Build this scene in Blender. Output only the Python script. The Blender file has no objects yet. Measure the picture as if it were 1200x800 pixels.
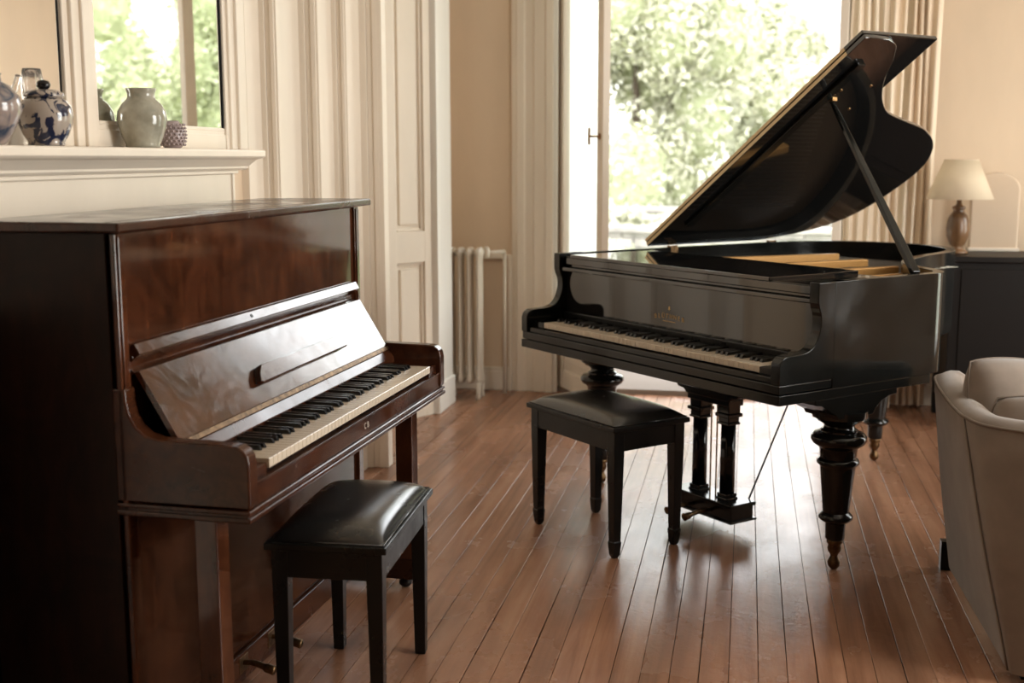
import bpy, bmesh, math, random
from mathutils import Vector, Matrix
random.seed(7)
S = bpy.context.scene
C = S.collection
PI = math.pi

# ------------------------------------------------------------------ camera
FPX = 1395.4
cd = bpy.data.cameras.new('camera'); cam = bpy.data.objects.new('camera', cd); C.objects.link(cam)
cd.sensor_width = 36.0; cd.lens = FPX / 1200 * 36.0; cd.clip_start = .05; cd.clip_end = 300
PITCH, YAW, ROLL = .1527, .1946, .0018
cam.matrix_world = (Matrix.Translation((0, 0, 1.3944)) @ Matrix.Rotation(YAW, 4, 'Z')
                    @ Matrix.Rotation(PI/2 - PITCH, 4, 'X') @ Matrix.Rotation(-ROLL, 4, 'Z'))
cd.dof.use_dof = True; cd.dof.focus_distance = 3.6; cd.dof.aperture_fstop = 2.8
S.camera = cam

# ------------------------------------------------------------------ light
SKY = 3.3
w = bpy.data.worlds.new('sky'); S.world = w; w.use_nodes = True
wn = w.node_tree.nodes; wl = w.node_tree.links
bg = wn['Background']; bg.inputs[1].default_value = SKY
tc = wn.new('ShaderNodeTexCoord'); sp = wn.new('ShaderNodeSeparateXYZ'); cr = wn.new('ShaderNodeValToRGB')
cr.color_ramp.elements[0].position = .0; cr.color_ramp.elements[0].color = (.62, .62, .58, 1)
cr.color_ramp.elements[1].position = .6; cr.color_ramp.elements[1].color = (.86, .93, 1.0, 1)
e = cr.color_ramp.elements.new(.15); e.color = (1.0, .99, .96, 1)
wl.new(tc.outputs['Generated'], sp.inputs[0]); wl.new(sp.outputs[2], cr.inputs[0]); wl.new(cr.outputs[0], bg.inputs[0])
sd = bpy.data.lights.new('sun', 'SUN'); sd.energy = 3.0; sd.angle = math.radians(3); sd.color = (1, .95, .86)
sun = bpy.data.objects.new('sun', sd); C.objects.link(sun); sun.rotation_euler = (math.radians(32), 0, math.radians(-18))
S.view_settings.view_transform = 'Standard'; S.view_settings.look = 'None'
S.view_settings.exposure = 1.08; S.view_settings.gamma = 1.0; S.view_settings.use_curve_mapping = False

def portal(name, loc, rot, sx, sy):
    d = bpy.data.lights.new(name, 'AREA'); d.shape = 'RECTANGLE'; d.size = sx; d.size_y = sy
    d.cycles.is_portal = True
    o = bpy.data.objects.new(name, d); C.objects.link(o); o.location = loc; o.rotation_euler = rot
portal('window_portal', (-.26, 7.32, 1.52), (-PI/2, 0, 0), 1.8, 3.0)
portal('window_portal', (3.3, 3.0, 1.55), (0, PI/2, 0), 2.5, 1.5)
portal('window_portal', (3.3, 5.9, 1.55), (0, PI/2, 0), 2.5, 1.5)

def fill_lamp(name, loc, rot, sx, sy, power):
    # fill lamps added at the unseen right-hand windows to brighten the room
    d = bpy.data.lights.new(name, 'AREA'); d.shape = 'RECTANGLE'; d.size = sx; d.size_y = sy; d.energy = power; d.color = (1, .965, .92)
    o = bpy.data.objects.new(name, d); C.objects.link(o); o.location = loc; o.rotation_euler = rot
fill_lamp('side_fill_light', (3.12, 3.0, 1.55), (0, PI/2, 0), 2.5, 1.5, 50)
fill_lamp('side_fill_light', (3.12, 5.9, 1.55), (0, PI/2, 0), 2.5, 1.1, 9)
# ------------------------------------------------------------------ materials
def mat(name, col=(.5, .5, .5), rough=.5, metal=0., spec=.5, coat=0., coat_r=.05):
    m = bpy.data.materials.new(name); m.use_nodes = True
    b = m.node_tree.nodes['Principled BSDF']
    b.inputs['Base Color'].default_value = (*col, 1); b.inputs['Roughness'].default_value = rough
    b.inputs['Metallic'].default_value = metal; b.inputs['Specular IOR Level'].default_value = spec
    b.inputs['Coat Weight'].default_value = coat; b.inputs['Coat Roughness'].default_value = coat_r
    m.diffuse_color = (*col, 1)
    return m
def nodes(m): return m.node_tree.nodes, m.node_tree.links, m.node_tree.nodes['Principled BSDF']
def noise(m, scale=5, detail=4, stretch=(1, 1, 1), rough=.55, world=False, dist=0.):
    n, l, b = nodes(m)
    t = n.new('ShaderNodeTexCoord'); mp = n.new('ShaderNodeMapping'); mp.inputs['Scale'].default_value = stretch
    x = n.new('ShaderNodeTexNoise'); x.inputs['Scale'].default_value = scale; x.inputs['Detail'].default_value = detail
    x.inputs['Roughness'].default_value = rough; x.inputs['Distortion'].default_value = dist
    if world:
        g = n.new('ShaderNodeNewGeometry'); l.new(g.outputs['Position'], mp.inputs[0])
    else: l.new(t.outputs['Object'], mp.inputs[0])
    l.new(mp.outputs[0], x.inputs[0]); return x.outputs['Fac']
def ramp(m, fac, stops):
    n, l, b = nodes(m); r = n.new('ShaderNodeValToRGB'); els = r.color_ramp.elements
    els[0].position, els[0].color = stops[0][0], (*stops[0][1], 1)
    els[1].position, els[1].color = stops[-1][0], (*stops[-1][1], 1)
    for p, c in stops[1:-1]:
        q = els.new(p); q.color = (*c, 1)
    l.new(fac, r.inputs[0]); return r.outputs[0]
def mrange(m, fac, a, b_, lo=0., hi=1.):
    n, l, b = nodes(m); r = n.new('ShaderNodeMapRange'); r.inputs[1].default_value = lo; r.inputs[2].default_value = hi
    r.inputs[3].default_value = a; r.inputs[4].default_value = b_; l.new(fac, r.inputs[0]); return r.outputs[0]
def bump(m, fac, strength=.2, dist=.002):
    n, l, b = nodes(m); x = n.new('ShaderNodeBump'); x.inputs['Strength'].default_value = strength
    x.inputs['Distance'].default_value = dist; l.new(fac, x.inputs['Height']); l.new(x.outputs[0], b.inputs['Normal']); return x
def link(m, out, inp): nodes(m)[1].new(out, nodes(m)[2].inputs[inp])
def mixc(m, fac, a, b_, mode='MIX'):
    n, l, b = nodes(m); x = n.new('ShaderNodeMix'); x.data_type = 'RGBA'; x.blend_type = mode
    if hasattr(fac, 'links'): l.new(fac, x.inputs[0])
    else: x.inputs[0].default_value = fac
    for v, i in ((a, 6), (b_, 7)):
        if hasattr(v, 'links'): l.new(v, x.inputs[i])
        else: x.inputs[i].default_value = (*v, 1)
    return x.outputs[2]

def cream(name, col, rough=.42):
    m = mat(name, col, rough)
    f = noise(m, 3, 5, (1, 1, .35), world=True)
    d = tuple(c * .93 for c in col); h = tuple(min(1, c * 1.04) for c in col)
    link(m, ramp(m, f, [(.3, d), (.7, h)]), 'Base Color')
    bump(m, noise(m, 60, 3, world=True), .06, .002)
    return m
M = {}
M['wall'] = cream('cream_wall_paint', (.78, .615, .45), .6)
M['trimp'] = cream('cream_gloss_woodwork', (.86, .765, .65), .38)
M['white'] = cream('white_window_paint', (.85, .81, .75), .4)
M['exterior'] = mat('exterior_render', (.75, .74, .70), .9)
M['ceiling'] = mat('ceiling_paint', (.82, .77, .68), .9)

m = M['lacquer'] = mat('black_french_polish', (.006, .0065, .006), .13, spec=.45, coat=.0)
f = noise(m, 5, 5, dist=.4); link(m, mrange(m, f, .06, .26, .3, .75), 'Roughness')
bump(m, noise(m, 9, 2), .03, .01)
m = M['black_satin'] = mat('black_satin_paint', (.0045, .0048, .0045), .36, spec=.35)
link(m, mrange(m, noise(m, 12, 4), .24, .42, .3, .7), 'Roughness')
m = M['leather'] = mat('black_leather', (.016, .016, .016), .26, spec=.6, coat=.35, coat_r=.22)
v = nodes(m)[0].new('ShaderNodeTexVoronoi'); v.inputs['Scale'].default_value = 300
t = nodes(m)[0].new('ShaderNodeTexCoord'); nodes(m)[1].new(t.outputs['Object'], v.inputs[0])
bump(m, v.outputs['Distance'], .12, .001)
link(m, mrange(m, noise(m, 7, 4), .16, .30, .3, .7), 'Roughness')

def mahog(name, axis, base=1., rlo=.10, rhi=.34, scratch=False, spec=.4, coat=.08):
    m = mat(name, (.08, .02, .01), .2, spec=spec, coat=coat, coat_r=.08)
    st = {'y': (1, .22, 1), 'z': (1, 1, .22)}[axis]
    g1 = noise(m, 26, 6, st, .6, dist=.6); g2 = noise(m, 5.5, 6, (1, .8, .8), .65, dist=1.0)
    a = ramp(m, g1, [(.3, tuple(base * c for c in (.040, .013, .0065))), (.5, tuple(base * c for c in (.062, .021, .0095))), (.72, tuple(base * c for c in (.088, .031, .013)))])
    bb = ramp(m, g2, [(.32, (.45, .42, .42)), (.68, (1.25, 1.15, 1.1))])
    link(m, mixc(m, 1., a, bb, 'MULTIPLY'), 'Base Color')
    r = noise(m, 9 if scratch else 6, 8 if scratch else 6, rough=.75 if scratch else .55, dist=1.5 if scratch else .8)
    link(m, mrange(m, r, rlo, rhi, .38 if scratch else .3, .68 if scratch else .75), 'Roughness')
    if scratch: bump(m, noise(m, 90, 4, (1, .5, 1), dist=2.5), .06, .002)
    else: bump(m, noise(m, 12, 2), .03, .004)
    return m
M['mah_y'] = mahog('mahogany_grain_along', 'y', .8)
M['mah_z'] = mahog('mahogany_grain_upright', 'z', 1.1, .05, .16, False, .5, .2)
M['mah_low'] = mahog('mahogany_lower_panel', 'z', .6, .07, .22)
M['mah_shaded'] = mahog('mahogany_shaded_side', 'z', .25, .35, .5, False, .22, .0)  # darker copy: shade on the near cabinet side put into the wood colour
M['mah_scr'] = mahog('mahogany_scratched_polish', 'y', .9, .04, .26, True, .5, .3)
M['mah_dark'] = mahog('mahogany_underside', 'z', .5, .25, .4)

m = M['board'] = mat('varnished_floorboard', (.2, .1, .06), .28, spec=.5)
n_, l_, b_ = nodes(m)
oi = n_.new('ShaderNodeObjectInfo')
g1 = noise(m, 16, 6, (1, .06, 1), .6, world=True, dist=.5); g2 = noise(m, 1.7, 5, (1, .5, 1), .6, world=True)
a = ramp(m, g1, [(.28, (.18, .088, .050)), (.5, (.31, .162, .098)), (.75, (.42, .24, .152))])
bb = ramp(m, g2, [(.3, (.72, .68, .66)), (.7, (1.2, 1.16, 1.14))])
c1 = mixc(m, 1., a, bb, 'MULTIPLY')
pr = ramp(m, oi.outputs['Random'], [(0, (.86, .84, .82)), (1, (1.1, 1.08, 1.07))])
c2 = mixc(m, 1., c1, pr, 'MULTIPLY')
wr = ramp(m, noise(m, 22, 8, (1, .25, 1), .75, world=True, dist=1.5), [(.52, (0, 0, 0)), (.95, (1, 1, 1))])
wr2 = ramp(m, noise(m, 1.3, 3, (1, .6, 1), world=True), [(.5, (0, 0, 0)), (.66, (.55, .55, .55))])
wf = mixc(m, 1., mixc(m, 1., wr, wr2, 'MULTIPLY'), (.45, .45, .45), 'MULTIPLY')
link(m, mixc(m, wf, c2, (.46, .32, .24)), 'Base Color')
link(m, mrange(m, noise(m, 3.5, 6, (1, .6, 1), world=True), .16, .34, .3, .7), 'Roughness')
b_.inputs['Specular IOR Level'].default_value = .28
bump(m, noise(m, 30, 6, (.8, 1, 1), .65, world=True, dist=1.2), .26, .003)
M['subfloor'] = mat('dark_floor_gap', (.02, .012, .009), .7)

M['ivory'] = mat('ivory_key', (.66, .56, .44), .22, coat=.2)
M['ebony'] = mat('ebony_key', (.008, .008, .009), .2)
M['brass'] = mat('aged_brass', (.42, .25, .10), .38, metal=1.)
link(M['brass'], ramp(M['brass'], noise(M['brass'], 30, 3), [(.3, (.20, .10, .04)), (.7, (.55, .34, .15))]), 'Base Color')
M['brass_dark'] = mat('tarnished_brass', (.16, .095, .045), .42, metal=1.)
link(M['brass_dark'], ramp(M['brass_dark'], noise(M['brass_dark'], 60, 4), [(.3, (.07, .04, .02)), (.7, (.26, .16, .08))]), 'Base Color')
M['gold'] = mat('gold_leaf_lettering', (.55, .36, .16), .45, metal=.6)
M['silver'] = mat('silvered_lettering', (.70, .64, .56), .4, metal=.5)
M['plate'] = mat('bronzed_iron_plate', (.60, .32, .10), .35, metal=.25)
M['plate_dark'] = mat('shaded_bronze_plate', (.05, .028, .012), .4, metal=.3)  # bronze darkened in colour to cut its bright reflection in the lid
M['lid_lacquer'] = mat('black_mirror_polish', (.008, .008, .008), .07, spec=.6, coat=1., coat_r=.03)
M['strings'] = mat('steel_string', (.35, .32, .28), .3, metal=1.)
m = M['rawwood'] = mat('bare_wood_lid_edge', (.5, .3, .12), .55)
link(m, ramp(m, noise(m, 30, 4, (.1, 1, 1)), [(.3, (.70, .50, .26)), (.7, (.90, .70, .42))]), 'Base Color')
M['iron'] = mat('dark_iron', (.02, .02, .02), .4, metal=.6)
m = M['linen'] = mat('grey_beige_linen', (.42, .36, .30), .9, spec=.2)
nodes(m)[2].inputs['Sheen Weight'].default_value = .3
link(m, ramp(m, noise(m, 9, 5), [(.3, (.19, .148, .118)), (.7, (.25, .198, .160))]), 'Base Color')
bump(m, noise(m, 420, 2), .25, .001)
m = M['linen_dark'] = mat('linen_piping', (.19, .15, .12), .9)
m = M['curtain'] = mat('striped_curtain_cloth', (.55, .44, .33), .85, spec=.2)
link(m, ramp(m, noise(m, 4, 3, (1, 1, .1)), [(.35, (.78, .61, .44)), (.65, (.92, .80, .65))]), 'Base Color')
nodes(m)[2].inputs['Transmission Weight'].default_value = 0
M['shade'] = mat('parchment_lampshade', (.72, .60, .44), .8)
m = M['lampbase'] = mat('turned_amber_wood', (.12, .07, .03), .3, coat=.3)
link(m, ramp(m, noise(m, 14, 4, (1, 1, .3)), [(.3, (.05, .025, .012)), (.7, (.26, .14, .065))]), 'Base Color')
M['commode'] = mat('ebonised_commode', (.008, .006, .005), .45, spec=.2)
M['pad'] = cream('cream_canvas', (.70, .55, .41), .8)
M['iron_white'] = cream('white_radiator_enamel', (.70, .62, .52), .35)
M['mirror'] = mat('silvered_mirror', (.90, .90, .88), .015, metal=1.)
M['stone'] = mat('pale_garden_stone', (.30, .28, .25), .9)
link(M['stone'], ramp(M['stone'], noise(M['stone'], 3, 5), [(.3, (.18, .165, .15)), (.7, (.34, .31, .28))]), 'Base Color')
M['paving'] = mat('warm_terrace_paving', (.17, .13, .10), .85)
M['lawn'] = mat('lawn', (.12, .15, .05), 1.)
M['bark'] = mat('bark', (.07, .05, .035), .9)

def leafmat(name, c0, c1, c2):
    m = mat(name, c1, .7, spec=.2)
    n, l, b = nodes(m); g = n.new('ShaderNodeNewGeometry'); wnz = n.new('ShaderNodeTexWhiteNoise'); wnz.noise_dimensions = '3D'
    f = noise(m, .8, 3, world=True)
    add = n.new('ShaderNodeMath'); add.operation = 'MULTIPLY_ADD'
    rnd = n.new('ShaderNodeAttribute'); rnd.attribute_name = 'tone'
    l.new(rnd.outputs['Fac'], add.inputs[0]); add.inputs[1].default_value = .75
    sc = n.new('ShaderNodeMath'); sc.operation = 'MULTIPLY'; sc.inputs[1].default_value = .4; l.new(f, sc.inputs[0])
    l.new(sc.outputs[0], add.inputs[2])
    link(m, ramp(m, add.outputs[0], [(.15, c0), (.5, c1), (.95, c2)]), 'Base Color')
    tr = n.new('ShaderNodeBsdfTranslucent'); mx = n.new('ShaderNodeMixShader'); mx.inputs[0].default_value = .3
    l.new(b.inputs['Base Color'].links[0].from_socket, tr.inputs[0])
    out = n['Material Output']; l.new(b.outputs[0], mx.inputs[1]); l.new(tr.outputs[0], mx.inputs[2]); l.new(mx.outputs[0], out.inputs[0])
    return m
M['leaf_a'] = leafmat('pale_green_leaves', (.36, .37, .24), (.50, .50, .36), (.70, .67, .58))
M['leaf_b'] = leafmat('fresh_green_leaves', (.32, .35, .19), (.44, .47, .28), (.62, .63, .46))
M['core'] = mat('foliage_core', (.34, .36, .22), 1.)  # one even green for the blobs that close gaps between leaves

def glassmat(name, tint=(.96, .98, .96)):
    m = bpy.data.materials.new(name); m.use_nodes = True; n = m.node_tree.nodes; l = m.node_tree.links
    n.clear(); o = n.new('ShaderNodeOutputMaterial'); t = n.new('ShaderNodeBsdfTransparent'); t.inputs[0].default_value = (*tint, 1)
    g = n.new('ShaderNodeBsdfGlossy'); g.inputs['Roughness'].default_value = .01
    fr = n.new('ShaderNodeFresnel'); ge = n.new('ShaderNodeNewGeometry'); mr = n.new('ShaderNodeMapRange')
    mr.inputs[3].default_value = 1.5; mr.inputs[4].default_value = 1/1.5; l.new(ge.outputs['Backfacing'], mr.inputs[0]); l.new(mr.outputs[0], fr.inputs[0]); mx = n.new('ShaderNodeMixShader')
    l.new(fr.outputs[0], mx.inputs[0]); l.new(t.outputs[0], mx.inputs[1]); l.new(g.outputs[0], mx.inputs[2]); l.new(mx.outputs[0], o.inputs[0])
    return m
M['pane'] = glassmat('window_glass')
m = M['cutglass'] = mat('clear_cut_glass', (.93, .90, .88), .05)
nodes(m)[2].inputs['Transmission Weight'].default_value = .92; nodes(m)[2].inputs['IOR'].default_value = 1.25

def porcelain(name, ground, ink, scale, lo, hi, extra=None):
    m = mat(name, ground, .12, coat=.5)
    f = noise(m, scale, 3, dist=1.2)
    link(m, ramp(m, f, [(0, ground), (lo, ground), (hi, ink), (1, ink)]), 'Base Color')
    return m
M['bluewhite'] = porcelain('blue_and_white_porcelain', (.47, .40, .34), (.018, .025, .06), 30, .50, .55)
M['bluegrey'] = porcelain('mottled_blue_glaze', (.36, .29, .26), (.05, .07, .11), 22, .42, .62)
m = M['celadon'] = mat('celadon_crackle_glaze', (.45, .43, .34), .15, coat=.5)
link(m, ramp(m, noise(m, 18, 5), [(.3, (.27, .26, .20)), (.7, (.46, .44, .36))]), 'Base Color')
M['hobnail'] = mat('hobnail_purple_glass', (.42, .34, .34), .15)

# ------------------------------------------------------------------ helpers
def link_obj(o, parent=None):
    C.objects.link(o)
    if parent is not None: o.parent = parent
    return o
def obj(name, bm, m, parent=None, bevel=0., seg=2, smooth=False, ang=35):
    me = bpy.data.meshes.new(name); bmesh.ops.recalc_face_normals(bm, faces=bm.faces); bm.to_mesh(me); bm.free()
    ms = m if isinstance(m, (list, tuple)) else [m]
    for k in ms: me.materials.append(M[k] if isinstance(k, str) else k)
    o = bpy.data.objects.new(name, me); link_obj(o, parent)
    if smooth:
        for p in me.polygons: p.use_smooth = True
    if bevel:
        md = o.modifiers.new('bevel', 'BEVEL'); md.width = bevel; md.segments = seg; md.limit_method = 'ANGLE'; md.angle_limit = math.radians(ang)
        md.harden_normals = False
    return o
def thing(name, label, cat, loc=(0, 0, 0), rz=0., group=None):
    o = bpy.data.objects.new(name, None); C.objects.link(o); o.location = loc; o.rotation_euler = (0, 0, rz)
    o.empty_display_size = .1; o['label'] = label; o['category'] = cat
    if group: o['group'] = group
    return o
def tag(o, label, cat, group=None):
    o['label'] = label; o['category'] = cat
    if group: o['group'] = group
    return o
def struct(o): o['kind'] = 'structure'; return o
def box(bm, x0, x1, y0, y1, z0, z1, mx=None):
    vs = [bm.verts.new(Vector(p) if mx is None else mx @ Vector(p)) for p in
          [(x0, y0, z0), (x1, y0, z0), (x1, y1, z0), (x0, y1, z0), (x0, y0, z1), (x1, y0, z1), (x1, y1, z1), (x0, y1, z1)]]
    for f in ((3, 2, 1, 0), (4, 5, 6, 7), (0, 1, 5, 4), (1, 2, 6, 5), (2, 3, 7, 6), (3, 0, 4, 7)): bm.faces.new([vs[i] for i in f])
    return vs
def B(*boxes):
    bm = bmesh.new()
    for b in boxes: box(bm, *b)
    return bm
def prism(pts, a, b, axis='y', bm=None):
    """pts 2-D polygon; axis = extrusion axis; pts are the other two axes in order"""
    bm = bm or bmesh.new()
    def P(p, t):
        return {'x': (t, p[0], p[1]), 'y': (p[0], t, p[1]), 'z': (p[0], p[1], t)}[axis]
    A = [bm.verts.new(P(p, a)) for p in pts]; Bv = [bm.verts.new(P(p, b)) for p in pts]
    n = len(pts)
    bm.faces.new(A); bm.faces.new(Bv[::-1])
    for i in range(n): bm.faces.new([A[i], Bv[i], Bv[(i+1) % n], A[(i+1) % n]])
    return bm
def lathe(prof, seg=28, bm=None, c=(0, 0), sx=1., fn=None):
    bm = bm or bmesh.new(); rings = []
    for r, z in prof:
        ring = []
        for i in range(seg):
            a = 2*PI*i/seg; rr = r * (fn(a, z) if fn else 1)
            ring.append(bm.verts.new((c[0] + rr*math.cos(a)*sx, c[1] + rr*math.sin(a), z)))
        rings.append(ring)
    for a_, b_ in zip(rings, rings[1:]):
        for i in range(seg): bm.faces.new([a_[i], a_[(i+1) % seg], b_[(i+1) % seg], b_[i]])
    if prof[0][0] > 1e-5: bm.faces.new(rings[0][::-1])
    if prof[-1][0] > 1e-5: bm.faces.new(rings[-1])
    return bm
def tube(pts, r, seg=8, bm=None):
    bm = bm or bmesh.new(); P = [Vector(p) for p in pts]; rings = []
    R = r if isinstance(r, (list, tuple)) else [r]*len(P)
    for i, p in enumerate(P):
        d = (P[min(i+1, len(P)-1)] - P[max(i-1, 0)]).normalized()
        u = d.orthogonal().normalized() if i == 0 else (u - d*u.dot(d)).normalized()
        v = d.cross(u)
        rings.append([bm.verts.new(p + (u*math.cos(2*PI*k/seg) + v*math.sin(2*PI*k/seg))*R[i]) for k in range(seg)])
    for a_, b_ in zip(rings, rings[1:]):
        for i in range(seg): bm.faces.new([a_[i], a_[(i+1) % seg], b_[(i+1) % seg], b_[i]])
    bm.faces.new(rings[0][::-1]); bm.faces.new(rings[-1]); return bm
def smooth_pts(pts, n=6, closed=False):
    out = []; N = len(pts); rng = range(N) if closed else range(N-1)
    g = lambda i: pts[i % N] if closed else pts[max(0, min(N-1, i))]
    for i in rng:
        p0, p1, p2, p3 = g(i-1), g(i), g(i+1), g(i+2)
        for k in range(n):
            t = k/n
            out.append(tuple(.5*((2*p1[j]) + (-p0[j]+p2[j])*t + (2*p0[j]-5*p1[j]+4*p2[j]-p3[j])*t*t + (-p0[j]+3*p1[j]-3*p2[j]+p3[j])*t**3) for j in range(len(p1))))
    if not closed: out.append(tuple(pts[-1]))
    return out
def text(name, s, size, m, parent, loc, rot, ext=.0006, align='CENTER'):
    cu = bpy.data.curves.new(name, 'FONT'); cu.body = s; cu.size = size; cu.extrude = ext; cu.align_x = align
    tmp = bpy.data.objects.new(name, cu); C.objects.link(tmp)
    dg = bpy.context.evaluated_depsgraph_get(); me = bpy.data.meshes.new_from_object(tmp.evaluated_get(dg))
    bpy.data.objects.remove(tmp); me.materials.clear(); me.materials.append(M[m])
    o = bpy.data.objects.new(name, me); link_obj(o, parent); o.location = loc; o.rotation_euler = rot; return o

# ================================================================== SETTING
# ---- floor: every board its own object
fl = struct(obj('floor', B((-2.6, 3.2, -3.2, 7.35, -.06, -.012)), 'subfloor'))
HX, BW = -.8062, .0790
for i in range(-16, 51):
    x0 = HX + i*BW; x1 = x0 + BW
    if x1 < -2.2 or x0 > 3.15: continue
    gl, gr = (.0010, .0004) if i % 2 == 0 else (.0004, .0010)
    cuts = [-3.2, 7.02]
    if random.random() < .45: cuts.insert(1, random.choice([1.9, 2.6, 5.2, 5.9, 6.3]) + random.uniform(-.2, .2))
    for ya, yb in zip(cuts, cuts[1:]):
        bm = bmesh.new(); dz = random.uniform(-.0009, .0009); ti = random.uniform(-.0005, .0005)
        ys = [ya + .001] + [ya + (yb-ya)*k/14 for k in range(1, 14)] + [yb - .001]
        L, R = [], []
        for y in ys:
            jl = max(0, random.uniform(-.0015, .0022)) if i % 2 == 1 else 0; jr = max(0, random.uniform(-.0015, .0022)) if i % 2 == 0 else 0
            L.append((bm.verts.new((x0+gl+jl, y, -.012)), bm.verts.new((x0+gl+jl, y, dz-ti-.0006)), bm.verts.new((x0+gl+jl+.0007, y, dz-ti))))
            R.append((bm.verts.new((x1-gr-jr-.0007, y, dz+ti)), bm.verts.new((x1-gr-jr, y, dz+ti-.0006)), bm.verts.new((x1-gr-jr, y, -.012))))
        for k in range(len(ys)-1):
            c0 = L[k] + R[k]; c1_ = L[k+1] + R[k+1]
            for q in range(5): bm.faces.new([c0[q], c0[q+1], c1_[q+1], c1_[q]])
        obj('floorboard', bm, 'board', fl)

ceil = struct(obj('ceiling', B((-2.8, 3.4, -3.4, 7.4, 3.4, 3.5)), 'ceiling'))
M['back_dark'] = mahog('darkened_back_wall', 'z', .8, .4, .6)  # invented dark finish for the unseen back wall, to dim reflections
struct(obj('wall_back', B((-2.8, 3.4, -3.4, -3.2, -.06, 3.4)), 'back_dark'))
# right wall with two tall windows, out of view, placed to light the room
wy_ = [(2.25, 3.75), (5.35, 6.45)]
rw = struct(obj('wall_right', B((3.15, 3.35, -3.4, 2.25, -.06, 3.4), (3.15, 3.35, 3.75, 5.35, -.06, 3.4), (3.15, 3.35, 6.45, 7.4, -.06, 3.4),
    *[(3.15, 3.35, a, b, -.06, .3) for a, b in wy_], *[(3.15, 3.35, a, b, 2.8, 3.4) for a, b in wy_]), 'wall'))
for k, (ya, yb) in ((2, wy_[0]), (3, wy_[1])):
    wd = struct(obj('window_%d' % k, B((3.20, 3.26, ya, ya+.06, .3, 2.8), (3.20, 3.26, yb-.06, yb, .3, 2.8), (3.20, 3.26, (ya+yb)/2-.03, (ya+yb)/2+.03, .3, 2.8),
        (3.20, 3.26, ya, yb, .3, .37), (3.20, 3.26, ya, yb, 2.73, 2.8), (3.205, 3.255, ya, yb, 1.5, 1.54)), 'white', bevel=.004))
    obj('glass_pane', B((3.228, 3.232, ya+.05, yb-.05, .35, 2.75)), 'pane', wd)
# far wall with the french window opening
X0, X1, ZT = -1.10, .53, 2.98
struct(obj('wall_far', B((-2.6, X0, 7.0, 7.25, -.06, 3.4), (X1, 3.2, 7.0, 7.25, -.06, 3.4), (X0, X1, 7.0, 7.25, ZT, 3.4), (X0, X1, 7.0, 7.25, -.06, -.005)), 'wall'))
# fluted architrave left of the window (px 600-648) and a plain one on the right
def archi(name, x0, x1, y, z0, z1):
    w_ = x1-x0
    prof = [(0, 0), (0, -.020), (.10, -.026), (.14, -.034), (.30, -.034), (.33, -.026), (.52, -.026), (.55, -.040), (.80, -.040), (.84, -.052), (1, -.052), (1, 0)]
    return struct(obj(name, prism([(x0+a*w_, y+b) for a, b in prof], z0, z1, 'z'), 'trimp', bevel=.002))
archi('trim_1', -1.375, -1.125, 7.0, 0, 3.3)
struct(obj('trim_2', B((-1.125, -1.10, 6.962, 7.0, 0, 3.2)), 'white', bevel=.003))
struct(obj('trim_3', B((.53, .60, 6.95, 7.0, 0, 3.2)), 'trimp', bevel=.004))
# dado/skirting panel on the far wall right of the radiator
bd = struct(obj('baseboard_far', B((-1.88, -1.375, 6.972, 7.0, 0, .115), (-1.88, -1.375, 6.98, 7.0, .115, .14), (.60, 3.15, 6.972, 7.0, 0, .17), (.60, 3.15, 6.98, 7.0, .17, .20)), 'trimp', bevel=.004))
struct(obj('trim_4', B((-1.395, -1.375, 6.955, 7.0, 0, .82), (-1.56, -1.385, 6.965, 7.0, .80, .825)), 'trimp', bevel=.003))

# ---- the french window: two leaves opened inward
win = struct(obj('window_1', B((X0, X0+.035, 7.06, 7.16, 0, ZT), (X1-.035, X1, 7.06, 7.16, 0, ZT), (X0, X1, 7.06, 7.16, ZT-.05, ZT)), 'white', bevel=.003))
obj('sill', B((X0, X1, 6.99, 7.25, -.005, .03)), 'paving', win, bevel=.004)
def leaf_bm(wd, flip):
    bm = bmesh.new(); s = 1
    st = .075
    box(bm, 0, st, -.022, .022, .03, 2.92); box(bm, wd-st, wd, -.022, .022, .03, 2.92)
    box(bm, st, wd-st, -.02, .02, .03, .14); box(bm, st, wd-st, -.02, .02, .50, .60); box(bm, st, wd-st, -.02, .02, 2.84, 2.92)
    return bm
LW = .66
def leaf(hx, hy, ang, wd, sgn):
    o = obj('window_leaf', leaf_bm(wd, 0), 'trimp', win, bevel=.004)
    o.location = (hx, hy, 0); o.rotation_euler = (0, 0, ang)
    g = obj('glass_pane', B((.07, wd-.07, -.003, .003, .59, 2.85)), 'pane', o)
    bm = B((.075, wd-.075, -.010, .010, .14, .50)); box(bm, .12, wd-.12, -.016, .016, .19, .45)
    obj('lower_panel', bm, 'trimp', o, bevel=.006)
    return o
la = leaf(X0+.012, 7.05, math.radians(-60), LW, 1)
ra = leaf(X1-.03, 7.05, math.radians(180+86), .70, -1)
# T handle on the left leaf
hb = tube([(LW-.035, -.022, 1.51), (LW-.035, -.085, 1.51)], [.006, .006], 10)
lathe_b = tube([(LW-.035, -.085, 1.465), (LW-.035, -.085, 1.555)], .0065, 10, hb)
hd = obj('window_handle', hb, 'brass', la, smooth=True)
hd['label'] = 'small brass T handle'
obj('rosette', tube([(LW-.035, -.020, 1.51), (LW-.035, -.027, 1.51)], .017, 14), 'brass', la)
# white folded outside shutter and reveal seen through the left leaf
struct(obj('trim_5', B((-1.40, -1.10, 7.25, 8.9, -.5, 3.4)), 'exterior', bevel=.004))

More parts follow.
